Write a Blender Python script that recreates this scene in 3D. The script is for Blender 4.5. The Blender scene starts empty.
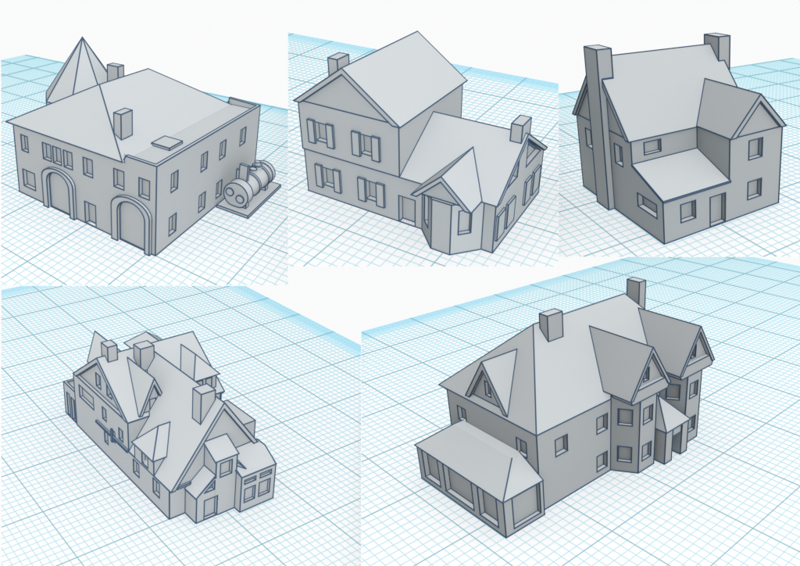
import bpy, math
from mathutils import Vector, Matrix
from mathutils.geometry import tessellate_polygon

C = bpy.context.scene.collection
F = 750.0                       # focal length in 800-wide picture units
PITCH = math.radians(24.0)
CAM = Vector((0.0, 0.0, 9.0))

# ------------------------------------------------------------------ camera
cd = bpy.data.cameras.new('camera')
cam = bpy.data.objects.new('camera', cd)
C.objects.link(cam)
cd.sensor_width = 36.0
cd.lens = 36.0 * F / 800.0
cd.clip_end = 400.0
cam.location = CAM
cam.rotation_euler = (math.pi / 2 - PITCH, 0, 0)
bpy.context.scene.camera = cam

# ------------------------------------------------------------------ world
w = bpy.data.worlds.new('World')
bpy.context.scene.world = w
w.use_nodes = True
bg = w.node_tree.nodes['Background']
bg.inputs[0].default_value = (0.957, 0.961, 0.961, 1)
bg.inputs[1].default_value = 1.0
vs = bpy.context.scene.view_settings
vs.view_transform = 'Standard'
vs.look = 'None'
vs.exposure = 0
vs.gamma = 1
bpy.context.scene.cycles.max_bounces = 5
bpy.context.scene.cycles.diffuse_bounces = 4

# ------------------------------------------------------------------ materials
def lin(c):
    c /= 255.0
    return c / 12.92 if c <= 0.04045 else ((c + 0.055) / 1.055) ** 2.4

def mat(name, rgb, rough=0.9, speck=0.0):
    m = bpy.data.materials.new(name)
    m.use_nodes = True
    nt = m.node_tree
    b = nt.nodes['Principled BSDF']
    b.inputs['Roughness'].default_value = rough
    b.inputs['Specular IOR Level'].default_value = 0.0
    if speck:
        tc = nt.nodes.new('ShaderNodeTexCoord')
        nz = nt.nodes.new('ShaderNodeTexNoise')
        nz.inputs['Scale'].default_value = 6.0
        nz.inputs['Detail'].default_value = 4.0
        mr = nt.nodes.new('ShaderNodeMapRange')
        mr.inputs['To Min'].default_value = 1.0 - speck
        mr.inputs['To Max'].default_value = 1.0 + speck
        mx = nt.nodes.new('ShaderNodeVectorMath')
        mx.operation = 'SCALE'
        mx.inputs[0].default_value = rgb
        nt.links.new(tc.outputs['Object'], nz.inputs['Vector'])
        nt.links.new(nz.outputs['Fac'], mr.inputs['Value'])
        nt.links.new(mr.outputs['Result'], mx.inputs['Scale'])
        nt.links.new(mx.outputs['Vector'], b.inputs['Base Color'])
    else:
        b.inputs['Base Color'].default_value = (*rgb, 1)
    return m

UP = 1.93
def surf(r, g, b, k=UP):
    return (lin(r) / k, lin(g) / k, lin(b) / k)

M_BODY = mat('grey_plastic', (0.299, 0.310, 0.316), speck=0.012)
M_EDGE = mat('dark_blue_edging', (0.036, 0.064, 0.106))
M_BOARD = mat('white_board', surf(250, 248, 248))
M_MINOR = mat('pale_cyan_ruling', surf(190, 227, 235))
M_MAJOR = mat('teal_ruling', surf(138, 190, 203))
M_BAND = mat('cyan_margin', surf(165, 223, 245))
M_BAND2 = mat('light_cyan_margin', surf(205, 237, 249))

# ------------------------------------------------------------------ the five boards
# every board's panel camera, fitted from image pixels: f, cx, cy, pitch, yaw, eye x y z / projective warp terms / warp centre / scale about the camera
BOARD = {
 1: dict(cal=(471.9634,136.9171,113.599,0.34338,2.23732,3.81179,-2.79904,3.44436), v=(-0.0666,0.0409,-0.00095), c=(0.316,2.2418,0.5), s=2.25),
 2: dict(cal=(580.98876,412.85555,157.35472,0.4928813,2.1036527,2.9861091,-3.7587068,3.378953), v=(-0.02037,0.03395,-0.00212), c=(0.3371,1.2383,0.5), s=2.3),
 3: dict(cal=(533.22185,711.36041,168.20811,0.3766711,2.4821772,5.0313922,-2.0414558,2.5258078), v=(-0.02574,0.07354,-0.00913), c=(0.1749,1.1361,0.6), s=2.4),
 4: dict(cal=(724.6,170.0,386.2,math.radians(29.53),math.radians(147.54),14.07886356,-5.5578722,6.0241206), v=(-0.01746,-0.01823,-0.01368), c=(6.6183,-0.9662,0.55), s=0.74),
 5: dict(cal=(617.69118,600.81455,398.53021,0.4731174,2.3255797,9.2604186,-4.6294249,3.9820918), v=(0.00647,0.03484,-0.02916), c=(4.4643,-0.571,0.65), s=1.04),
}
RC = Matrix.Rotation(math.pi / 2 - PITCH, 3, 'X')
for k, b in BOARD.items():
    f, cx, cy, pit, yaw, X, Y, Z = b['cal']
    d = Vector((math.cos(pit) * math.cos(yaw), math.cos(pit) * math.sin(yaw), -math.sin(pit)))
    r = Vector((math.sin(yaw), -math.cos(yaw), 0))
    u = r.cross(d)
    b['axes'] = (r, -u, d)
    b['eye'] = Vector((X, Y, Z))
    b['v'] = Vector(b['v']); b['c'] = Vector(b['c'])

def place(k, p):
    """board coordinates (grid units) -> world"""
    b = BOARD[k]
    f, cx, cy = b['cal'][:3]
    q = Vector(p) - b['eye']
    x, y, z = q.dot(b['axes'][0]), q.dot(b['axes'][1]), q.dot(b['axes'][2])
    g = b['s'] / (1 + (Vector(p) - b['c']).dot(b['v']))
    h = Vector(((f * x + (cx - 400) * z) / F, -(f * y + (cy - 283) * z) / F, -z)) * g  # sheared, warped and scaled about the camera onto its image panel
    return CAM + RC @ h

def px(k, p):
    b = BOARD[k]
    f, cx, cy = b['cal'][:3]
    q = Vector(p) - b['eye']
    z = q.dot(b['axes'][2])
    return Vector((cx + f * q.dot(b['axes'][0]) / z, cy + f * q.dot(b['axes'][1]) / z))

def unpx(k, u, v):
    b = BOARD[k]
    f, cx, cy = b['cal'][:3]
    a = b['axes']
    d = a[0] * ((u - cx) / f) + a[1] * ((v - cy) / f) + a[2]
    t = -b['eye'].z / d.z
    return b['eye'] + d * t

def frame(k, p):
    """rigid matrix sitting at board point p"""
    o = place(k, p)
    ex = (place(k, Vector(p) + Vector((.3, 0, 0))) - place(k, Vector(p) - Vector((.3, 0, 0)))).normalized()
    ez = (place(k, Vector(p) + Vector((0, 0, .3))) - place(k, Vector(p) - Vector((0, 0, .3))))
    ez = (ez - ex * ez.dot(ex)).normalized()
    ey = ez.cross(ex)
    m = Matrix((ex, ey, ez)).transposed().to_4x4()
    m.translation = o
    return m

COLS = {k: bpy.data.collections.new('diorama') for k in BOARD}
for c in COLS.values():
    C.children.link(c)

# ------------------------------------------------------------------ mesh collecting
class Part:
    """collects flat faces and edge beads in board coordinates, builds ONE mesh object"""
    def __init__(self, k, name, root, parent=None, label=None):
        self.k, self.name, self.root, self.parent, self.label = k, name, root, parent or root, label
        self.V, self.Fc, self.Mi = [], [], []
        self.E = {}
    def face(self, pts, mi=0):
        n = len(self.V)
        self.V += [Vector(p) for p in pts]
        self.Fc.append(list(range(n, n + len(pts)))); self.Mi.append(mi)
    def edge(self, a, b):
        a, b = Vector(a), Vector(b)
        if (a - b).length < 1e-4: return
        key = tuple(sorted([tuple(round(t, 3) for t in a), tuple(round(t, 3) for t in b)]))
        self.E[key] = (a, b)
    def loop(self, pts):
        for i in range(len(pts)): self.edge(pts[i - 1], pts[i])
    def facel(self, pts):
        self.face(pts); self.loop(pts)
    def holed(self, outer, holes, to3, line=True):
        """flat polygon with holes; to3 maps 2D -> 3D"""
        loops = [[Vector((p[0], p[1], 0)) for p in outer]] + [[Vector((p[0], p[1], 0)) for p in h] for h in holes]
        flat = [p for l in loops for p in l]
        n = len(self.V)
        self.V += [Vector(to3(p[0], p[1])) for p in flat]
        for t in tessellate_polygon(loops):
            self.Fc.append([n + i for i in t]); self.Mi.append(0)
        if line: self.loop([to3(*p) for p in outer])
    def box(self, x0, x1, y0, y1, z0, z1, skip=''):
        P = lambda x, y, z: (x, y, z)
        c = [P(x0,y0,z0),P(x1,y0,z0),P(x1,y1,z0),P(x0,y1,z0),P(x0,y0,z1),P(x1,y0,z1),P(x1,y1,z1),P(x0,y1,z1)]
        fs = {'b':(3,2,1,0),'t':(4,5,6,7),'f':(0,1,5,4),'r':(1,2,6,5),'k':(2,3,7,6),'l':(3,0,4,7)}
        for n, f in fs.items():
            if n in skip: continue
            self.facel([c[i] for i in f])
    def prism(self, poly, a, b, to3):
        """poly: 2D outline, swept from a to b along the third axis"""
        A = [to3(p[0], p[1], a) for p in poly]; B = [to3(p[0], p[1], b) for p in poly]
        self.holed(poly, [], lambda u, v: to3(u, v, a)); self.holed(poly, [], lambda u, v: to3(u, v, b))
        for i in range(len(poly)):
            self.facel([A[i - 1], A[i], B[i], B[i - 1]])
    def solid(self, V, Fs, lines=True):
        for f in Fs:
            (self.facel if lines else self.face)([V[i] for i in f])
    def build(self):
        me = bpy.data.meshes.new(self.name)
        self.obj = bpy.data.objects.new(self.name, me)
        COLS[self.k].objects.link(self.obj)
        self.obj.parent = self.parent
        if self.label: self.obj['label'] = self.label
        PENDING.append(self)
        return self.obj
    def tris(self):
        out = []
        for f in self.Fc:
            for i in range(1, len(f) - 1): out.append((self.V[f[0]], self.V[f[i]], self.V[f[i + 1]]))
        return out
    def fill(self):
        k = self.k
        W = [place(k, p) for p in self.V]
        faces = list(self.Fc); mi = list(self.Mi)
        wk = BOARD[k]['lw']
        for a, b in self.E.values():
            A, B = place(k, a), place(k, b)
            d = (B - A); L = d.length; d.normalize()
            s = Vector((0, 0, 1)) if abs(d.z) < .9 else Vector((1, 0, 0))
            u = d.cross(s).normalized(); v = d.cross(u)
            rr = min(wk * (1.45 if abs(a.z) + abs(b.z) < 1e-6 else 1.0), L * .4)
            A = A - d * rr * .5; B = B + d * rr * .5
            n = len(W); N = 5
            for Q in (A, B):
                for i in range(N):
                    t = 2 * math.pi * i / N
                    W.append(Q + (u * math.cos(t) + v * math.sin(t)) * rr)
            for i in range(N):
                j = (i + 1) % N
                faces.append([n + i, n + j, n + N + j, n + N + i]); mi.append(1)
            faces.append([n + i for i in range(N)][::-1]); mi.append(1)
            faces.append([n + N + i for i in range(N)]); mi.append(1)
        inv = ROOTM[self.root.name].inverted()
        me = self.obj.data
        me.from_pydata([inv @ p for p in W], [], faces)
        me.materials.append(M_BODY); me.materials.append(M_EDGE)
        me.polygons.foreach_set('material_index', mi)
        me.update()

PENDING = []
JOINS = {'roof', 'wall', 'upper_wall', 'chimney', 'dormer', 'bay', 'gable', 'tower', 'porch', 'lean_to_roof', 'skylight', 'veranda',
         'back_annex', 'rear_gable', 'front_annex', 'side_annex', 'bracket', 'arch_surround'}

def crossings(A, B):
    """line segments along which two triangle lists cut each other"""
    from mathutils.bvhtree import BVHTree
    def tree(T):
        return BVHTree.FromPolygons([v for t in T for v in t], [(3 * i, 3 * i + 1, 3 * i + 2) for i in range(len(T))], epsilon=0.0)
    segs = []
    for ia, ib in tree(A).overlap(tree(B)):
        ta, tb = A[ia], B[ib]
        na = (ta[1] - ta[0]).cross(ta[2] - ta[0]); nb = (tb[1] - tb[0]).cross(tb[2] - tb[0])
        if na.length < 1e-7 or nb.length < 1e-7: continue
        na.normalize(); nb.normalize()
        if abs(na.dot(nb)) > .9995: continue
        pts = []
        for P, Q, n in ((ta, tb, nb), (tb, ta, na)):
            for i in range(3):
                a, b = P[i - 1], P[i]
                da, db = n.dot(a - Q[0]), n.dot(b - Q[0])
                if abs(da - db) < 1e-9 or da * db > 1e-12: continue
                p = a + (b - a) * (da / (da - db))
                # inside Q ?
                ok = True
                for j in range(3):
                    e = Q[j] - Q[j - 1]
                    if n.dot(e.cross(p - Q[j - 1])) < -1e-5: ok = False
                if ok: pts.append(p)
        if len(pts) >= 2:
            best = max(((p - q).length, i, j) for i, p in enumerate(pts) for j, q in enumerate(pts) if i < j)
            if best[0] > .004: segs.append((pts[best[1]], pts[best[2]]))
    return segs

def finish():
    solid = [p for p in PENDING if p.name in JOINS]
    T = [p.tris() for p in solid]
    for i in range(len(solid)):
        for j in range(i + 1, len(solid)):
            if T[i] and T[j]:
                for a, b in crossings(T[i], T[j]): solid[j].edge(a, b)
    for p in PENDING: p.fill()
    PENDING.clear()

ROOTM = {}
def thing(k, name, at, label, cat, group=None):
    o = bpy.data.objects.new(name, None)
    COLS[k].objects.link(o)
    m = frame(k, at)
    o.matrix_world = m
    o.empty_display_size = .2
    ROOTM[o.name] = m
    o['label'] = label; o['category'] = cat
    if group: o['group'] = group
    return o

# plane helpers: a wall facing -y at y=c (u=x, v=z) / facing +x at x=c (u=y, v=z)
def plane(ax, c):
    if ax == 'y': return lambda u, v, d=0.0: (u, c + d, v)
    return lambda u, v, d=0.0: (c - d, u, v)          # d>0 goes into the building

def rect(u0, u1, v0, v1): return [(u0, v0), (u1, v0), (u1, v1), (u0, v1)]

def opening(k, root, to3, poly, depth, kind='window', label=None, par=None):
    """recess behind a hole: reveal mesh with the pane (or door leaf) and the sill as its own pieces"""
    w = Part(k, kind, root, par, label)
    n = len(poly)
    f = [to3(p[0], p[1], 0) for p in poly]; bk = [to3(p[0], p[1], depth) for p in poly]
    for i in range(n):
        if i == 1 and kind == 'window' and not par: continue      # bottom face becomes the sill
        w.face([f[i - 1], f[i], bk[i], bk[i - 1]])
    w.loop(f)
    for i in (range(n) if n <= 5 else (0, 1, n - 1)): w.edge(f[i], bk[i])
    back = lambda u, v: to3(u, v, depth)
    if par:
        w.holed(poly, [], back)
        return w.build()
    wo = w.build()
    p = Part(k, 'pane' if kind == 'window' else 'door_leaf' if kind == 'door' else 'infill', root, wo)
    p.holed(poly, [], back)
    p.build()
    if kind == 'window':
        s = Part(k, 'sill', root, wo)
        s.face([f[0], f[1], bk[1], bk[0]])
        s.edge(bk[0], bk[1])
        s.build()
    return wo

def gable_roof(k, root, ax, c0, c1, mid, half, ze, zr, th, name='roof', parent=None, label=None, flare=None):
    """V-shaped roof slab; ax 'y': ridge runs along y, section in x-z; ax 'x': ridge along x, section in y-z"""
    s = (zr - ze) / half
    tv = th * math.sqrt(1 + s * s)
    o = [(mid - half, ze), (mid - half + tv / s, ze - .001), (mid, zr - tv), (mid + half - tv / s, ze - .001), (mid + half, ze), (mid, zr)]
    to3 = (lambda u, v, c: (u, c, v)) if ax == 'y' else (lambda u, v, c: (c, u, v))
    r = Part(k, name, root, parent, label)
    r.prism(o, c0, c1, to3)
    return r.build()

def chimney(k, root, x0, x1, y0, y1, z0, z1, parent=None, label=None, seat=None):
    c = Part(k, 'chimney', root, parent, label)
    c.box(x0, x1, y0, y1, z0, z1, 'b')
    return c.build()

# edge bead half-widths (world units) from the distance of each house
for k, b in BOARD.items():
    d = (place(k, b['c']) - CAM).dot(RC @ Vector((0, 0, -1)))
    b['lw'] = 0.64 * d / F

# ------------------------------------------------------------------ ruled boards
LIM = {1: (-8.61, 20, -20, 7.08), 2: (-20, 20, -20, 5.0), 3: (-5.02, 20, -20, 8.54), 4: (-0.5, 20, -20, 4.0), 5: (-1.0, 20, -20, 9.5)}
CUT = {1: (1.2, 20, 287.9, 285.2), 2: (288.3, 5, 558.4, 266.6), 3: (558.7, 20, 840, 256.8), 4: (1.4, 286.1, 360.9, 610), 5: (361.6, 257.2, 840, 610)}

def clip(poly, fn):
    out = []
    for i in range(len(poly)):
        a, b = poly[i - 1], poly[i]
        fa, fb = fn(a), fn(b)
        if fa * fb < 0: out.append(a + (b - a) * (fa / (fa - fb)))
        if fb >= 0: out.append(b)
    return out

def outline(k):
    x0, x1, y0, y1 = LIM[k]
    u0, v0, u1, v1 = CUT[k]
    x1 = min(x1, 14); y0 = max(y0, -14)
    # trim a generous quadrilateral with four camera sight-lines through its panel's edges in image pixels
    eye = BOARD[k]['eye']
    P = [Vector((x0, y0, 0)), Vector((x1, y0, 0)), Vector((x1, y1, 0)), Vector((x0, y1, 0))]
    f, cx, cy = BOARD[k]['cal'][:3]; a = BOARD[k]['axes']
    def half(g):
        return lambda p: g((p - eye).dot(a[0]), (p - eye).dot(a[1]), (p - eye).dot(a[2]))
    P = clip(P, half(lambda x, y, z: z - .5))
    P = clip(P, half(lambda x, y, z: f * x + (cx - u0) * z))
    P = clip(P, half(lambda x, y, z: -(f * x + (cx - u1) * z)))
    P = clip(P, half(lambda x, y, z: f * y + (cy - v0) * z))
    P = clip(P, half(lambda x, y, z: -(f * y + (cy - v1) * z)))
    return P

def segment(P, axis, val):
    """cut the convex outline with the line axis=val"""
    hits = []
    for i in range(len(P)):
        a, b = P[i - 1], P[i]
        if (a[axis] - val) * (b[axis] - val) < 0:
            hits.append(a + (b - a) * ((val - a[axis]) / (b[axis] - a[axis])))
    return hits if len(hits) == 2 else None

for k in BOARD:
    P = outline(k)
    me = bpy.data.meshes.new('ground')
    V, Fc, Mi = [], [], []
    c0 = sum(P, Vector()) / len(P)
    m = frame(k, c0); inv = m.inverted()
    def add(pts, mi):
        n = len(V)
        V.extend(inv @ place(k, p) for p in pts)
        Fc.append(list(range(n, n + len(pts)))); Mi.append(mi)
    add(P, 0)
    low = [p + (c0 - p) * .006 - Vector((0, 0, .008)) for p in P]
    add(low[::-1], 0)
    for i in range(len(P)): add([P[i - 1], low[i - 1], low[i], P[i]], 0)
    x0, x1, y0, y1 = LIM[k]
    # coloured margin along the edges of the sheet
    for axis, lim, sg in ((0, x0, 1), (1, y1, -1)):
        for (a, b, mi, dz) in ((0, .24, 3, .0009 + .0003 * axis), (.24, .42, 4, .0009 + .0003 * axis)):
            Q = clip(P, lambda p: sg * (p[axis] - lim) - a)
            if len(Q) > 2: Q = clip(Q, lambda p: b - sg * (p[axis] - lim))
            if len(Q) > 2: add([p + Vector((0, 0, dz)) for p in Q], mi)
    def ruling(axis, val, wpx, mi, z, cap):
        s = segment(P, axis, val)
        if not s: return
        a, b = s
        L = (b - a).length
        n = max(2, int(L / .5))
        perp = Vector((1, 0, 0)) if axis == 0 else Vector((0, 1, 0))
        pts = [a + (b - a) * (i / n) for i in range(n + 1)]
        ws = []
        for p in pts:
            dp = (px(k, p + perp * .01) - px(k, p - perp * .01)) / .02
            al = (b - a).normalized()
            da = (px(k, p + al * .01) - px(k, p - al * .01)); da.normalize()
            rate = abs(dp.x * da.y - dp.y * da.x)
            ws.append(min(wpx / max(rate, 1e-3), cap) * .5)
        for i in range(n):
            p, q = pts[i], pts[i + 1]
            up = Vector((0, 0, z))
            add([p - perp * ws[i] + up, q - perp * ws[i + 1] + up, q + perp * ws[i + 1] + up, p + perp * ws[i] + up], mi)
    for axis in (0, 1):
        lo = min(p[axis] for p in P); hi = max(p[axis] for p in P)
        for j in range(math.ceil(lo * 10), math.floor(hi * 10) + 1):
            if j % 10: ruling(axis, j / 10, .80, 1, .0018 + .0006 * axis, .082)
        for j in range(math.ceil(lo), math.floor(hi) + 1):
            ruling(axis, float(j), .95, 2, .0030 + .0006 * axis, .2)
    me.from_pydata(V, [], Fc)
    for mm in (M_BOARD, M_MINOR, M_MAJOR, M_BAND, M_BAND2): me.materials.append(mm)
    me.polygons.foreach_set('material_index', Mi)
    me.update()
    o = bpy.data.objects.new('ground', me)
    o.matrix_world = m
    o['kind'] = 'structure'
    COLS[k].objects.link(o)

# ------------------------------------------------------------------ long house with arched gates
k = 1
X0, X1, Y0, Y1 = -1.39, 1.10, 1.0, 3.66
R = thing(k, 'house', ((X0 + X1) / 2, (Y0 + Y1) / 2, 0), 'long two-storey model house with two arched gateways, hipped roof and pointed tower', 'house')
fy = plane('y', Y0); fx = plane('x', X1)
def arch(u0, u1, spring, top, n=14):
    m = (u0 + u1) / 2; h = (u1 - u0) / 2
    return [(u0, 0.0), (u1, 0.0)] + [(m + h * math.cos(math.pi * i / n), spring + (top - spring) * math.sin(math.pi * i / n)) for i in range(n + 1)]
front = [rect(-1.24, -1.10, .71, .95), rect(-1.265, -1.01, .14, .41), rect(-.79, -.63, .71, .95), rect(-.59, -.435, .71, .95), rect(-.385, -.23, .71, .95),
         rect(-.03, .125, .71, .95), rect(.475, .63, .71, .95), rect(.855, 1.005, .71, .95)]
door = rect(-.035, .155, 0, .325)
gates = [arch(-.705, -.275, .42, .60), arch(.555, .975, .43, .61)]
side = [rect(1.29, 1.43, .71, .95), rect(1.965, 2.115, .71, .95), rect(2.45, 2.61, .70, .95), rect(3.05, 3.22, .70, .95), rect(1.27, 1.42, .125, .38), rect(1.955, 2.115, .12, .37), rect(2.42, 2.57, .12, .36)]
wl = Part(k, 'wall', R)
wl.holed([(X0, 0), (X1, 0), (X1, 1.16), (.66, 1.16), (.63, 1.10), (X0, 1.10)], [*front, door, *gates], lambda u, v: fy(u, v))
wl.holed([(Y0, 0), (Y1, 0), (Y1, 1.16), (Y0, 1.16)], side, lambda u, v: fx(u, v))
wl.holed([(X0, 0), (X1, 0), (X1, 1.16), (.60, 1.17), (.56, 1.09), (X0, 1.09)], [], lambda u, v: (u, Y1, v))
wl.facel([(X0, Y1, 0), (X0, Y0, 0), (X0, Y0, 1.10), (X0, Y1, 1.10)])
wo = wl.build()
pp = Part(k, 'parapet', R)
t = .042
pp.solid([(.66, Y0, 1.16), (X1, Y0, 1.16), (X1, Y1, 1.16), (.60, Y1, 1.19), (.60, Y1 - t, 1.19), (X1 - t, Y1 - t, 1.16), (X1 - t, Y0 + t, 1.16), (.66, Y0 + t, 1.16)],
         [(0, 1, 6, 7), (1, 2, 5, 6), (2, 3, 4, 5)], lines=False)
pp.edge((.66, Y0 + t, 1.16), (X1 - t, Y0 + t, 1.16)); pp.edge((X1 - t, Y0 + t, 1.16), (X1 - t, Y1 - t, 1.16)); pp.edge((X1 - t, Y1 - t, 1.16), (.60, Y1 - t, 1.19))
pp.edge((X1, Y0, 1.16), (X1, Y1, 1.16)); pp.edge((X1, Y1, 1.16), (.60, Y1, 1.19)); pp.edge((.66, Y0, 1.16), (.66, Y0 + t, 1.16))
pp.face([(.60, Y1 - t, 1.09), (X1 - t, Y1 - t, 1.09), (X1 - t, Y1 - t, 1.16), (.60, Y1 - t, 1.19)]); pp.edge((.60, Y1 - t, 1.09), (X1 - t, Y1 - t, 1.09)); pp.edge((.60, Y1 - t, 1.09), (.60, Y1 - t, 1.19)); pp.edge((.60, Y1 - t, 1.19), (.60, Y1, 1.19))
pp.face([(X1 - t, Y0 + t, 1.09), (X1 - t, Y1 - t, 1.09), (X1 - t, Y1 - t, 1.16), (X1 - t, Y0 + t, 1.16)])
pp.face([(.6, Y0 + t, 1.09), (X1 - t, Y0 + t, 1.09), (X1 - t, Y0 + t, 1.16), (.6, Y0 + t, 1.16)])
pp.build()
for r in front: opening(k, R, fy, r, .06)
for r in side: opening(k, R, fx, r, .055)
opening(k, R, fy, door, .07, 'door')
for i, (g, o) in enumerate(((gates[0], (-.80, -.20, .47, .645)), (gates[1], (.46, 1.04, .48, .66)))):
    go = opening(k, R, fy, g, .012, 'gateway')
    fr = Part(k, 'arch_surround', R, go)
    outer = arch(*o); inner = g
    # ring: outer arch minus inner arch, standing proud of the wall
    ring = [outer[0]] + [inner[0]] + inner[:1:-1][::1] if False else None
    pr = -.045
    oa = [outer[0]] + outer[:1:-1]; ia = [inner[0]] + inner[:1:-1]
    oa.append(outer[1]); ia.append(inner[1])
    for j in range(len(oa) - 1):
        a, b, c, d = oa[j], oa[j + 1], ia[j + 1], ia[j]
        fr.face([fy(*a, pr), fy(*b, pr), fy(*c, pr), fy(*d, pr)])
        fr.face([fy(*a, pr), fy(*b, pr), fy(*b, 0), fy(*a, 0)])
        fr.face([fy(*d, pr), fy(*c, pr), fy(*c, 0), fy(*d, 0)])
        fr.edge(fy(*a, pr), fy(*b, pr)); fr.edge(fy(*d, pr), fy(*c, pr)); fr.edge(fy(*a, 0), fy(*b, 0))
    for a, b in ((oa[0], ia[0]), (oa[-1], ia[-1])):
        fr.edge(fy(*a, pr), fy(*b, pr)); fr.edge(fy(*a, pr), fy(*a, 0))
    fr.build()
# hip roof + flat deck
rf = Part(k, 'roof', R)
A, B = (-.42, 1.75, 1.65), (-.42, 2.86, 1.65)
e = [(-1.49, .955, 1.095), (.645, .955, 1.095), (.645, 3.60, 1.095), (-1.49, 3.68, 1.095)]
rf.facel([e[0], e[1], A]); rf.face([e[1], e[2], B, A]); rf.facel([e[2], e[3], B]); rf.facel([e[3], e[0], A, B]); rf.edge(A, B)
rf.face([(x, y, 1.08) for x, y, z in e][::-1]); rf.face([e[0], e[1], (.645, .955, 1.08), (-1.49, .955, 1.08)]); rf.face([e[3], e[0], (-1.49, .955, 1.08), (-1.49, 3.68, 1.08)])
rf.face([(.60, Y0 + .01, 1.092), (X1 - .01, Y0 + .01, 1.092), (X1 - .01, Y1 - .01, 1.092), (.60, Y1 - .01, 1.092)])
rfo = rf.build()
sk = Part(k, 'skylight', R, rfo)
sk.box(.615, .885, 1.56, 1.845, 1.09, 1.125, 'b'); sk.build()
chimney(k, R, .292, .407, 1.225, 1.435, 1.1, 1.545, rfo)
chimney(k, R, -.70, -.48, 2.19, 2.32, 1.3, 1.79, rfo) if False else chimney(k, R, -1.19, -.96, 2.78, 2.92, 1.1, 1.61, rfo)
# pointed tower
tw = Part(k, 'tower', R)
ap = Vector((-1.72, 2.77, 2.0)); rr = .705; zb = 1.0
ring = [Vector((ap.x + rr * math.cos(math.radians(a)), ap.y + rr * math.sin(math.radians(a)), zb)) for a in range(26, 386, 45)]
for i in range(8):
    tw.facel([ring[i - 1], ring[i], ap])
    a, b = ring[i - 1], ring[i]
    tw.facel([a, b, Vector((b.x, b.y, 0)), Vector((a.x, a.y, 0))])
tw.build()

# ------------------------------------------------------------------ boiler on its plate beside the long house
Rb = thing(k, 'steam_boiler', (1.37, 2.95, 0), 'small horizontal steam boiler with bands and domes on a thin plate', 'boiler')
pl = Part(k, 'base_plate', Rb); pl.box(1.13, 1.597, 2.41, 3.52, 0, .04); pl.build()
def disc(cx, cz, r, y, n=24, flat=None):
    pts = []
    for i in range(n):
        a = 2 * math.pi * i / n
        z = cz + r * math.sin(a)
        if flat is not None: z = max(z, flat)
        pts.append((cx + r * math.cos(a), y, z))
    return pts
def drum(part, cx, cz, r, y0, y1, n=24, ends=True, flat=None):
    a = disc(cx, cz, r, y0, n, flat); b = disc(cx, cz, r, y1, n, flat)
    for i in range(n): part.face([a[i - 1], a[i], b[i], b[i - 1]])
    part.face(a); part.face(b); part.loop(a); part.loop(b)
CX, CZ, CR = 1.37, .245, .155
tk = Part(k, 'tank', Rb); drum(tk, CX, CZ, CR, 2.60, 3.32)
tk.build()
sb = Part(k, 'smokebox', Rb); drum(sb, CX, CZ, CR + .025, 2.47, 2.62, flat=.08); sbo = sb.build()
for dx, dz in ((-.085, .03), (.07, -.03)):
    pt = Part(k, 'port', Rb, sbo); drum(pt, CX + dx, CZ + dz, .055, 2.455, 2.475, 16); pt.build()
for y in (2.86, 3.16):
    bd = Part(k, 'band', Rb); drum(bd, CX, CZ, CR + .018, y, y + .04); bd.build()
bk = Part(k, 'end_cap', Rb); drum(bk, CX, CZ, CR + .02, 3.30, 3.38); bk.build()
def upright(name, cx, cy, r, z0, z1, n=14):
    u = Part(k, name, Rb)
    a = [(cx + r * math.cos(2 * math.pi * i / n), cy + r * math.sin(2 * math.pi * i / n), z0) for i in range(n)]
    b = [(x, y, z1) for x, y, z in a]
    for i in range(n): u.face([a[i - 1], a[i], b[i], b[i - 1]])
    u.face(b); u.loop(b); u.loop(a)
    return u.build()
upright('dome', CX, 2.98, .05, .38, .445); upright('dome', CX, 3.11, .066, .37, .455); upright('valve', CX, 3.11, .04, .455, .51)
st = Part(k, 'stack', Rb); st.box(1.31, 1.43, 2.66, 2.70, .36, .62, 'b'); st.build()
st = Part(k, 'stack', Rb); st.box(1.24, 1.29, 2.72, 2.76, .30, .50, 'b'); st.build()
for y in (2.56, 3.20):
    sd = Part(k, 'saddle', Rb); sd.box(CX - .12, CX + .12, y, y + .08, .04, .12, 'b'); sd.build()
finish()

# ------------------------------------------------------------------ L-shaped house with shutters and bay
k = 2
R = thing(k, 'house', (.1, 1.0, 0), 'L-shaped model house with shuttered windows, tall gabled block and small gabled bay', 'house')
fy, fu, fx = plane('y', .40), plane('y', .37), plane('x', 1.40)
def shutters(to3, wo, L, Rr, th=.022):
    for r in (L, Rr):
        u0, u1, v0, v1 = r
        p = Part(k, 'shutter', R, wo)
        a = [to3(u0, v0, -th), to3(u1, v0, -th), to3(u1, v1, -th), to3(u0, v1, -th)]
        b = [to3(u0, v0, 0), to3(u1, v0, 0), to3(u1, v1, 0), to3(u0, v1, 0)]
        p.facel(a)
        for i in range(4): p.facel([a[i - 1], a[i], b[i], b[i - 1]])
        p.build()
lowA = [(-.585, -.425, .15, .365), (-.025, .115, .15, .37)]
upA = [(-.61, -.45, .69, .90), (-.045, .10, .69, .90)]
door = rect(.37, .56, 0, .312)
wl = Part(k, 'wall', R, label='lower storey and side wing walls')
wl.holed([(-.81, 0), (1.40, 0), (1.40, .545), (-.81, .545)], [rect(*r) for r in lowA] + [door], lambda u, v: fy(u, v))
endw = [(.60, .68, .16, .37), (1.295, 1.36, .16, .37)]
triR = [(1.13, .57), (1.56, .57), (1.12, .87)]
triL = [(.64, .577), (.90, .577), (.915, .77)]
wl.holed([(.40, 0), (1.66, 0), (1.66, .545), (1.03, .975), (.40, .545)], [rect(*r) for r in endw] + [triR, triL], lambda u, v: fx(u, v))
wl.facel([(1.40, 1.66, 0), (-.81, 1.66, 0), (-.81, 1.66, .545), (1.40, 1.66, .545)])
wl.facel([(-.81, 1.66, 0), (-.81, .40, 0), (-.81, .40, .545), (-.81, 1.66, .545)])
wl.build()
ub = Part(k, 'upper_wall', R)
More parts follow.
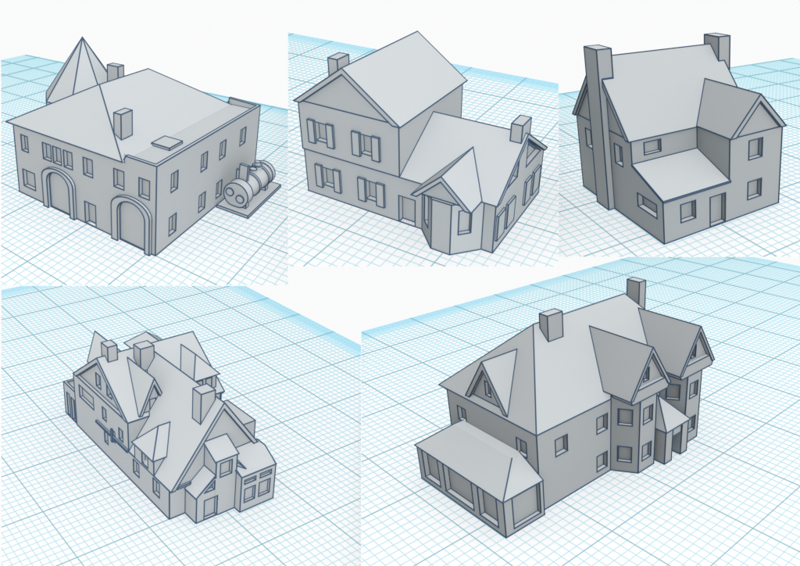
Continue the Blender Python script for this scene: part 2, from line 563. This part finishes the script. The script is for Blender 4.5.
ub.holed([(-.805, .545), (.40, .545), (.40, 1.10), (-.20, 1.50), (-.805, 1.10)], [rect(*r) for r in upA], lambda u, v: fu(u, v))
ub.edge((-.805, .37, 1.10), (.40, .37, 1.10))
ub.facel([(.40, .37, .545), (.40, 1.70, .545), (.40, 1.70, 1.10), (.40, .37, 1.10)])
ub.facel([(-.805, .37, .545), (-.805, 1.70, .545), (-.805, 1.70, 1.10), (-.805, .37, 1.10)])
ub.facel([(-.805, 1.70, .545), (.40, 1.70, .545), (.40, 1.70, 1.10), (-.20, 1.50, 1.10) if False else (-.20, 1.70, 1.50), (-.805, 1.70, 1.10)])
ub.face([(-.805, .37, .545), (.40, .37, .545), (.40, .40, .545), (-.805, .40, .545)])
ub.build()
for (u0, u1, v0, v1), (a, b, c, d) in zip(lowA, ((-.665, -.585, -.425, -.345), (-.11, -.025, .115, .205))):
    wo = opening(k, R, fy, rect(u0, u1, v0, v1), .06)
    shutters(fy, wo, (a, b, .12, .385), (c, d, .12, .385))
for (u0, u1, v0, v1), (a, b, c, d) in zip(upA, ((-.69, -.61, -.45, -.37), (-.135, -.045, .10, .185))):
    wo = opening(k, R, fu, rect(u0, u1, v0, v1), .06)
    shutters(fu, wo, (a, b, .66, .915), (c, d, .66, .915))
opening(k, R, fy, door, .07, 'door')
for (u0, u1, v0, v1), (a, b, c, d) in zip(endw, ((.435, .60, .665, .85), (1.145, 1.295, 1.37, 1.56))):
    wo = opening(k, R, fx, rect(u0, u1, v0, v1), .05)
    shutters(fx, wo, (a, b, .125, .395), (c, d, .125, .395))
opening(k, R, fx, triR, .06); opening(k, R, fx, triL, .06)
mr = gable_roof(k, R, 'y', .335, 1.745, -.20, .635, 1.095, 1.555, .05)
chimney(k, R, -.395, -.285, .39, .57, 1.3, 1.605, mr)
wr = gable_roof(k, R, 'x', .402, 1.425, 1.035, .67, .545, .985, .04, label='lower wing roof')
chimney(k, R, 1.285, 1.395, .935, 1.155, .8, 1.10, wr)
# bay
by = Part(k, 'bay', R)
P = [(.64, .40), (.868, .172), (1.068, .172), (1.285, .40)]
wins = {0: [(.08, .22, .16, .50)], 2: [(.075, .20, .215, .475)]}
bps = []
for i in range(3):
    (xa, ya), (xb, yb) = P[i], P[i + 1]
    L = math.hypot(xb - xa, yb - ya); ux, uy = (xb - xa) / L, (yb - ya) / L
    to3 = (lambda xa, ya, ux, uy: lambda u, v, d=0.0: (xa + ux * u - uy * d, ya + uy * u + ux * d, v))(xa, ya, ux, uy)
    hs = [rect(*r) for r in wins.get(i, [])]
    by.holed(rect(0, L, 0, .55), hs, lambda u, v: to3(u, v))
    for h in hs: bps.append((to3, h))
by.face([(x, y, .55) for x, y in P])
by.edge((.66, .36, .55), (1.28, .36, .55))
bo = by.build()
for to3, h in bps:
    opening(k, R, to3, h, .045, par=bo)
br = gable_roof(k, R, 'y', .145, .86, .968, .305, .55, .83, .04, parent=bo)
gw = Part(k, 'gable', R, bo)
gw.facel([(.70, .20, .555), (1.24, .20, .555), (.968, .20, .80)])
gw.build()
finish()

# ------------------------------------------------------------------ cottage with two tall end chimneys
k = 3
R = thing(k, 'house', (.4, 1.0, 0), 'model cottage with a steep roof, two tall end chimneys and a lean-to', 'house')
fy, fx, fm = plane('y', .32), plane('x', 1.26), plane('x', .72)
xl, xm = -.49, .11
wL = [(-.293, -.13, .56, .77), (.375, .535, .56, .77), (.795, 1.15, .225, .37)]
wl = Part(k, 'wall', R)
wl.holed([(xl, 0), (1.26, 0), (1.26, .447), (.72, .64), (.72, .89), (xm, 1.55), (xl, .89)], [rect(*r) for r in wL], lambda u, v: fy(u, v))
wl.edge((xl, .32, .885), (.72, .32, .885))
wF = [(.515, .69, .165, .355), (1.36, 1.545, .61, .815), (1.36, 1.55, .165, .365)]
door = rect(.866, 1.062, .01, .332)
wl.holed([(.32, 0), (1.82, 0), (1.82, .885), (1.465, 1.25), (1.11, .885), (1.11, .447), (.32, .447)], [rect(*r) for r in wF] + [door], lambda u, v: fx(u, v))
wl.edge((1.26, 1.11, .885), (1.26, 1.82, .885))
wM = (.465, .66, .71, .838)
wl.holed([(.32, .64), (1.11, .64), (1.11, .89), (.32, .89)], [rect(*wM)], lambda u, v: fm(u, v))
wl.facel([(.72, 1.11, .64), (1.26, 1.11, .447), (1.26, 1.11, .885), (.72, 1.11, .885)])
wl.facel([(1.26, 1.82, 0), (xl, 1.82, 0), (xl, 1.82, .89), (xm, 1.82, 1.55), (.72, 1.82, .885), (1.26, 1.82, .885)])
wl.facel([(xl, 1.82, 0), (xl, .32, 0), (xl, .32, .89), (xl, 1.82, .89)])
wl.build()
for r in wL: opening(k, R, fy, rect(*r), .06)
for r in wF: opening(k, R, fx, rect(*r), .06)
opening(k, R, fm, rect(*wM), .05)
opening(k, R, fx, door, .06, 'door')
mr = gable_roof(k, R, 'y', .285, 1.84, xm, .635, .885, 1.60, .05)
lr = Part(k, 'lean_to_roof', R)
lr.solid([(.722, .315, .645), (1.275, .315, .45), (1.275, 1.115, .45), (.722, 1.115, .645), (.722, .315, .63), (1.275, .315, .435), (1.275, 1.115, .435), (.722, 1.115, .63)],
         [(0, 1, 2, 3), (0, 4, 5, 1), (1, 5, 6, 2), (3, 2, 6, 7)])
lr.build()
wr = gable_roof(k, R, 'x', .30, 1.295, 1.467, .375, .893, 1.285, .05, label='cross wing roof')
c = Part(k, 'chimney', R, label='tall chimney rising from the ground at the left gable')
c.box(.012, .281, .249, .405, 0, 1.70)
c.edge((.281, .405, 1.415), (.281, .285, 1.415)); c.build()
chimney(k, R, .0, .265, 1.757, 1.92, 0, 1.695)
finish()

# ------------------------------------------------------------------ rambling many-gabled house
k = 4
R = thing(k, 'house', (6.7, -.95, 0), 'rambling model house with many gables, three chimneys, front porch and boxy side annex', 'house')
fy = plane('y', -1.70)
gwin = [(5.99, 6.13, .98, 1.19), (6.31, 6.45, .98, 1.19)]
W1 = [(5.52, 5.98, .585, .79), (6.25, 6.36, .59, .785), (6.28, 6.38, .215, .40), (6.50, 6.60, .37, .55), (6.72, 6.83, .51, .69), (7.10, 7.25, .18, .40), (7.61, 7.765, .18, .41)]
wl = Part(k, 'wall', R)
wl.holed([(5.35, 0), (8.0, 0), (8.0, .45), (6.98, .45), (6.98, .90), (5.35, .90)], [rect(*r) for r in W1], lambda u, v: fy(u, v))
wl.facel([(5.35, -1.70, .90), (6.98, -1.70, .90), (6.98, -1.645, .90), (5.35, -1.645, .90)])
wl.holed([(5.37, .90), (6.96, .90), (6.165, 1.45)], [rect(*r) for r in gwin], lambda u, v: (u, -1.645, v))
wl.facel([(6.98, -1.70, .45), (6.98, -.2, .45), (6.98, -.2, .90), (6.98, -1.70, .90)])
wl.facel([(5.35, -1.70, 0), (5.35, -.16, 0), (5.35, -.16, .90), (5.35, -1.70, .90)])
wl.facel([(8.0, -1.70, 0), (8.0, -.16, 0), (8.0, -.16, .45), (8.0, -.93, 1.44), (8.0, -1.70, .44)])
wl.facel([(5.35, -.16, 0), (8.0, -.16, 0), (8.0, -.16, .45), (5.35, -.16, .90)])
wl.edge((8.0, -1.70, .45), (8.0, -1.45, .45))
wl.build()
for r in W1: opening(k, R, fy, rect(*r), .05)
for r in gwin: opening(k, R, plane('y', -1.645), rect(*r), .05)
mr = gable_roof(k, R, 'x', 6.2, 8.04, -.93, .772, .45, 1.50, .05, label='main roof')
cr = gable_roof(k, R, 'y', -1.705, -.13, 6.165, .82, .90, 1.51, .06, label='cross gable roof')
mz = lambda y: .435 + 1.065 * (1 - abs(y + .93) / .785)
cz = lambda x: 1.51 - abs(x - 6.165) * .7425
both = lambda x, y: max(mz(y), cz(x))
chimney(k, R, 6.07, 6.25, -1.575, -1.43, 1.2, 1.67, cr)
chimney(k, R, 6.285, 6.465, -1.19, -.975, 1.1, 1.63, cr)
chimney(k, R, 7.70, 7.88, -1.165, -.955, 1.0, 1.61, mr)
# ledges over the small windows
for a, b, z in ((6.07, 6.49, .455), (6.56, 6.98, .455)):
    p = Part(k, 'ledge', R); p.box(a, b, -1.728, -1.70, z - .012, z + .012); p.build()
p = Part(k, 'downpipe', R); p.box(6.51, 6.545, -1.72, -1.70, .36, .56); p.build()
p = Part(k, 'ledge', R); p.box(8.0, 8.03, -1.60, -1.40, .45, .475); p.build()
# dormer A, facing +x
d = Part(k, 'dormer', R, label='dormer on the cross gable roof')
gx = 6.93
d.facel([(gx, -1.46, .90), (gx, -1.10, .90), (gx, -1.28, 1.36)])
do = d.build()
g = gable_roof(k, R, 'x', 6.26, gx + .04, -1.28, .235, .93, 1.445, .04, parent=do)
opening(k, R, plane('x', gx), rect(-1.33, -1.24, .96, 1.12), .03, par=do)
# dormer B, hipped, flush with the front wall
d = Part(k, 'dormer', R, label='hipped dormer flush with the long front wall')
dw = rect(7.34, 7.49, .48, .67)
d.holed(rect(7.15, 7.635, .45, .70), [dw], lambda u, v: fy(u, v, -.003))
d.facel([(7.635, -1.703, .45), (7.635, -1.52, .70), (7.635, -1.703, .70)])
d.facel([(7.15, -1.703, .45), (7.15, -1.703, .70), (7.15, -1.52, .70)])
do = d.build()
opening(k, R, plane('y', -1.703), dw, .05, par=do)
r = Part(k, 'roof', R, do)
e = [(7.12, -1.73, .695), (7.655, -1.73, .695), (7.655, -1.45, .695), (7.12, -1.45, .695)]
A, B = (7.385, -1.48, 1.0), (7.385, -1.16, 1.0)
r.facel([e[0], e[1], A]); r.facel([e[1], e[2], B, A]); r.facel([e[3], e[0], A, B]); r.face([e[0], e[1], e[2], e[3]]); r.build()
# rear hipped dormer
d = Part(k, 'dormer', R, label='rear hipped dormer')
d.box(6.55, 6.90, -.595, -.225, .5, 1.18, 'b')
do = d.build()
for a in (-.555, -.40):
    opening(k, R, plane('x', 6.903), rect(a, a + .10, .98, 1.14), .002, par=do)
r = Part(k, 'roof', R, do)
e = [(6.20, -.63, 1.18), (6.94, -.63, 1.18), (6.94, -.19, 1.18), (6.20, -.19, 1.18)]
A, B = (6.20, -.41, 1.423), (6.65, -.41, 1.423)
r.facel([e[0], e[1], B, A]); r.facel([e[1], e[2], B]); r.facel([e[2], e[3], A, B]); r.face(e); r.build()
# back lean-to
p = Part(k, 'back_annex', R, label='low flat-topped annex behind the gable')
p.box(6.80, 7.46, -.16, .07, 0, .60, 'b'); p.build()
p = Part(k, 'back_annex', R, label='small roofed stub behind the rear dormer')
p.box(6.40, 6.70, -.12, .03, 0, .70, 'b'); po = p.build()
r = Part(k, 'roof', R, po)
r.solid([(6.73, -.14, .70), (6.73, .045, .70), (6.58, .03, .82), (6.35, .045, .70), (6.35, -.14, .82)], [(0, 1, 2), (1, 3, 2), (0, 2, 4), (2, 3, 4)]); r.build()
# peaks seen over the cross gable
p = Part(k, 'rear_gable', R, label='pointed roof end rising behind the left gable')
p.solid([(5.08, -1.18, 1.35), (5.30, -1.44, 1.0), (5.95, -1.44, 1.0), (5.95, -1.18, 1.35), (5.30, -.92, 1.0), (5.95, -.92, 1.0)], [(0, 1, 2, 3), (0, 3, 5, 4), (0, 1, 4), (1, 2, 5, 4)]); p.build()
p = Part(k, 'rear_gable', R, label='low roof behind the cross gable ridge')
p.solid([(5.06, -.27, 1.10), (4.86, -.57, .90), (5.9, -.57, .90), (5.9, -.27, 1.10), (4.95, .0, .90), (5.9, .0, .90)], [(0, 1, 2, 3), (0, 3, 5, 4), (0, 1, 4), (1, 2, 5, 4)]); p.build()
# left annex with a parapet
p = Part(k, 'side_annex', R, label='narrow annex at the left end')
hs = [rect(5.02, 5.12, 0, .42), rect(5.17, 5.29, 0, .40)]
p.holed(rect(4.93, 5.35, 0, .56), hs, lambda u, v: (u, -1.69, v))
for q in ([(4.93, -1.69), (4.93, -1.25)], [(4.93, -1.25), (5.35, -1.25)]):
    (a, b), (c, e2) = q
    p.facel([(a, b, 0), (c, e2, 0), (c, e2, .56), (a, b, .56)])
p.facel([(4.93, -1.69, .56), (5.35, -1.69, .56), (5.35, -1.65, .56), (4.97, -1.65, .56), (4.97, -1.25, .56), (4.93, -1.25, .56)])
p.face([(4.93, -1.69, .50), (5.35, -1.69, .50), (5.35, -1.25, .50), (4.93, -1.25, .50)])
p.facel([(4.97, -1.29, .50), (5.35, -1.29, .50), (5.35, -1.29, .56), (4.97, -1.29, .56)])
po = p.build()
for h in hs: opening(k, R, plane('y', -1.69), h, .04, 'door', par=po)
# front porch with sloping roof
p = Part(k, 'porch', R)
dr = rect(-1.34, -1.14, 0, .31); tri = [(-1.345, .43), (-1.19, .43), (-1.19, .565)]
p.holed([(-1.46, 0), (-1.13, 0), (-1.13, .62), (-1.17, .62), (-1.46, .395)], [dr, tri], lambda u, v: (8.25, u, v), line=False)
for a, b in (((-1.46, 0), (-1.34, 0)), ((-1.17, .62), (-1.46, .395)), ((-1.46, .395), (-1.46, 0))): p.edge((8.25, *a), (8.25, *b))
p.facel([(8.0, -1.46, 0), (8.25, -1.46, 0), (8.25, -1.46, .395), (8.0, -1.46, .395)])
po = p.build()
f8 = plane('x', 8.25)
opening(k, R, f8, dr, .05, 'door', par=po)
opening(k, R, f8, tri, .05, par=po)
r = Part(k, 'roof', R, po)
r.solid([(7.96, -1.475, .393), (8.258, -1.475, .393), (8.258, -1.18, .645), (7.96, -1.18, .645), (7.96, -1.485, .36), (8.27, -1.485, .36), (8.27, -1.18, .61)], [(0, 1, 2, 3)]); r.build()
# stair tower
p = Part(k, 'tower', R)
tw = rect(-1.115, -.935, .585, .795)
p.holed([(-1.18, .33), (-1.13, .33), (-1.13, 0), (-.86, 0), (-.86, .85), (-1.18, .85)], [tw], lambda u, v: (8.256, u, v), line=False)
for a, b in (((-.86, 0), (-.86, .85)), ((-.86, .85), (-1.18, .85)), ((-1.18, .85), (-1.18, .62)), ((-1.13, 0), (-.86, 0))): p.edge((8.256, *a), (8.256, *b))
p.facel([(8.0, -1.18, .60), (8.256, -1.18, .60), (8.256, -1.18, .85), (8.0, -1.18, .98)])
p.facel([(8.0, -.86, 0), (8.256, -.86, 0), (8.256, -.86, .85), (8.0, -.86, .98)])
po = p.build()
opening(k, R, plane('x', 8.256), tw, .05, par=po)
r = Part(k, 'roof', R, po)
r.solid([(8.0, -1.205, 1.0), (8.27, -1.205, .852), (8.27, -.845, .852), (8.0, -.845, 1.0), (8.29, -1.205, .84), (8.0, -1.205, .98), (8.29, -.845, .84)], [(0, 1, 2, 3)]); r.build()
# boxy side annex
p = Part(k, 'front_annex', R, label='boxy annex with four small windows')
aw = [(-.81, -.63, .425, .49), (-.56, -.375, .425, .495), (-.80, -.63, .13, .345), (-.565, -.385, .13, .355)]
p.holed(rect(-.86, -.31, 0, .55), [rect(*r) for r in aw], lambda u, v: (8.37, u, v))
p.facel([(8.0, -.31, 0), (8.37, -.31, 0), (8.37, -.31, .55), (8.0, -.31, .72)])
p.facel([(8.256, -.86, 0), (8.37, -.86, 0), (8.37, -.86, .55), (8.256, -.86, .60)])
po = p.build()
for r in aw: opening(k, R, plane('x', 8.37), rect(*r), .04, par=po)
r = Part(k, 'roof', R, po)
r.solid([(8.0, -.86, .72), (8.26, -.88, .60), (8.375, -.865, .552), (8.375, -.305, .552), (8.12, -.30, .70), (8.0, -.34, .74), (8.385, -.88, .53), (8.385, -.30, .53)], [(0, 1, 2, 3, 4, 5)]); r.build()
p = Part(k, 'bracket', R)
p.solid([(8.18, -.86, .72), (8.18, -.86, .64), (8.30, -.74, .60), (8.18, -.82, .72)], [(0, 1, 2), (0, 2, 3)]); p.build()
finish()

# ------------------------------------------------------------------ villa with twin gabled bays and side veranda
k = 5
R = thing(k, 'house', (4.55, .0, 0), 'large model villa with twin gabled bays, hipped roof and veranda on its side', 'house')
fy, fx = plane('y', -1.28), plane('x', 5.25)
YB = 1.50
wl = Part(k, 'wall', R)
wL = [(4.93, 5.085, .59, .775), (3.91, 4.06, .60, .775)]
wR = [(-1.04, -.87, .565, .765), (-.43, -.26, .57, .77), (-.43, -.26, .08, .285)]
wl.holed(rect(3.74, 5.25, 0, .92), [rect(*r) for r in wL], lambda u, v: fy(u, v))
wl.holed(rect(-1.28, YB, 0, .92), [rect(*r) for r in wR], lambda u, v: fx(u, v))
wl.facel([(5.25, YB, 0), (3.74, YB, 0), (3.74, YB, .92), (5.25, YB, .92)])
wl.facel([(3.74, YB, 0), (3.74, -1.28, 0), (3.74, -1.28, .92), (3.74, YB, .92)])
wl.build()
for r in wL: opening(k, R, fy, rect(*r), .05)
for r in wR: opening(k, R, fx, rect(*r), .06)
rf = Part(k, 'roof', R, label='large hipped main roof')
e = [(3.58, -1.282, .921), (5.252, -1.282, .921), (5.252, YB, .921), (3.58, YB, .921)]
A, B = (4.46, -.58, 1.68), (4.46, .90, 1.68)
for q in ([e[0], e[1], A], [e[1], e[2], B, A], [e[2], e[3], B], [e[3], e[0], A, B]): rf.facel(q)
rf.face(e); rf.face([e[0], (3.74, -1.28, .90), (5.25, -1.28, .90), e[1]])
rfo = rf.build()
chimney(k, R, 4.51, 4.635, -.53, -.315, 1.3, 1.80, rfo)
chimney(k, R, 4.30, 4.50, 1.13, 1.25, 1.0, 1.78, rfo)
# side dormer
d = Part(k, 'dormer', R)
dw = [(4.395, 1.05), (4.485, 1.05), (4.485, 1.215), (4.395, 1.215)]
d.holed([(4.13, .98), (4.72, .98), (4.425, 1.40)], [dw], lambda u, v: (u, -1.225, v))
do = d.build()
opening(k, R, plane('y', -1.225), dw, .04, par=do)
g = gable_roof(k, R, 'y', -1.26, -.78, 4.425, .36, .945, 1.45, .055, parent=do)
# twin bays
for cyy, lab in ((.105, 'left gabled bay'), (.965, 'right gabled bay')):
    b = Part(k, 'bay', R, label=lab)
    P = [(5.25, cyy - .31), (5.525, cyy - .14), (5.525, cyy + .14), (5.25, cyy + .31)]
    hw = []
    for i in range(3):
        (xa, ya), (xb, yb) = P[i], P[i + 1]
        L = math.hypot(xb - xa, yb - ya); ux, uy = (xb - xa) / L, (yb - ya) / L
        to3 = (lambda xa, ya, ux, uy: lambda u, v, d=0.0: (xa + ux * u - uy * d, ya + uy * u + ux * d, v))(xa, ya, ux, uy)
        hs = [rect(L / 2 - .08, L / 2 + .08, .135, .335), rect(L / 2 - .08, L / 2 + .08, .61, .81)]
        b.holed(rect(0, L, 0, .98), hs, lambda u, v: to3(u, v))
        hw += [(to3, h) for h in hs]
    bo = b.build()
    for to3, h in hw: opening(k, R, to3, h, .045, par=bo)
    gz = Part(k, 'gable', R, bo)
    gy = [(cyy - .02 - .085, 1.16), (cyy - .02 + .005, 1.16), (cyy - .02 + .005, 1.30), (cyy - .02 - .085, 1.30)]
    ww = [(cyy - .075, 1.125), (cyy + .015, 1.125), (cyy + .015, 1.275), (cyy - .075, 1.275)]
    gz.holed([(cyy - .27, 1.075), (cyy + .27, 1.075), (cyy, 1.47)], [ww], lambda u, v: (5.505, u, v))
    o6 = [(cyy - .27, 1.085), (cyy - .328, .997), (cyy - .30, .945), (cyy + .30, .945), (cyy + .328, .997), (cyy + .27, 1.085)]
    gz.prism(o6, 5.27, 5.55, lambda u, v, c: (c, u, v))
    go = gz.build()
    opening(k, R, plane('x', 5.505), ww, .04, par=bo)
    gr = gable_roof(k, R, 'x', 4.62, 5.56, cyy, .345, 1.0, 1.52, .036, parent=bo)
# entrance porch between the bays
p = Part(k, 'porch', R)
Y0, Y1, XF, H = .315, .745, 5.63, .435
p.box(5.25, XF, Y0, Y0 + .13, 0, H, 'b'); p.box(5.25, XF, Y1 - .12, Y1, 0, H, 'b')
p.box(5.25, XF - .012, Y0 + .13, Y1 - .12, .31, H)
po = p.build()
dd = Part(k, 'door', R, po); dd.box(5.25, 5.30, Y0 + .14, Y1 - .13, .005, .31); dd.build()
r = Part(k, 'roof', R, po)
e = [(5.25, Y0 - .015, H), (XF + .02, Y0 - .015, H), (XF + .02, Y1 + .015, H), (5.25, Y1 + .015, H)]
A, B = (5.25, (Y0 + Y1) / 2, .72), (5.33, (Y0 + Y1) / 2, .72)
for q in ([e[0], e[1], B, A], [e[1], e[2], B], [e[2], e[3], A, B]): r.facel(q)
r.face(e); r.build()
# veranda
v = Part(k, 'veranda', R, label='low glazed veranda along the left side')
vo = [(3.90, 4.20, .065, .425), (4.30, 4.80, .065, .425), (4.90, 5.20, .065, .425)]
vr = (-1.68, -1.325, .05, .42)
v.holed(rect(3.81, 5.31, 0, .43), [rect(*r) for r in vo], lambda u, z: (u, -1.785, z))
v.holed(rect(-1.785, -1.28, 0, .43), [rect(*vr)], lambda u, z: (5.31, u, z))
v.facel([(3.81, -1.28, 0), (3.81, -1.785, 0), (3.81, -1.785, .43), (3.81, -1.28, .43)])
v.facel([(5.25, -1.28, 0), (5.31, -1.28, 0), (5.31, -1.28, .43), (5.25, -1.28, .43)])
vb = v.build()
for r in vo: opening(k, R, plane('y', -1.785), rect(*r), .06, par=vb)
opening(k, R, plane('x', 5.31), rect(*vr), .05, par=vb)
r = Part(k, 'roof', R, vb)
e = [(3.79, -1.80, .435), (5.325, -1.80, .435), (5.325, -1.285, .435), (3.79, -1.285, .435)]
a, b, c, d = (4.0, -1.415, .62), (5.01, -1.415, .62), (4.97, -1.285, .62), (4.0, -1.285, .62)
r.facel([e[0], e[1], b, a]); r.face([e[1], e[2], c, b]); r.facel([e[3], e[0], a, d]); r.face([a, b, c, d]); r.face(e)
r.edge(e[1], b); r.edge(e[1], e[2]); r.edge(e[2], c)
del r.E[tuple(sorted([tuple(round(t, 3) for t in a), tuple(round(t, 3) for t in b)]))]
r.build()
finish()


# ------------------------------------------------------------------ lamps: one studio lamp per diorama
AREA_K = 1.0
for k, d in {1: (.77, -.66, 1.15), 2: (.77, -.64, 1.15), 4: (.77, -.66, 1.17), 3: (.43, .46, 1.16), 5: (.50, .32, 1.20)}.items():
    m = frame(k, (BOARD[k]['c'].x, BOARD[k]['c'].y, 0))
    D = 260.0
    v = Vector(d); mag = v.length
    direc = (m.to_3x3() @ v).normalized()
    ld = bpy.data.lights.new('studio_lamp', 'AREA')
    ld.shape = 'DISK'; ld.size = 12.0
    ld.color = (0.975, 1.0, 1.02)
    ld.energy = mag * math.pi * math.pi * D * D * AREA_K
    ld.use_shadow = False
    ld.cycles.cast_shadow = False
    lo = bpy.data.objects.new('studio_lamp', ld)
    lo.location = m.translation + direc * D
    lo.rotation_euler = direc.to_track_quat('Z', 'Y').to_euler()
    C.objects.link(lo)
    lo.light_linking.receiver_collection = COLS[k]
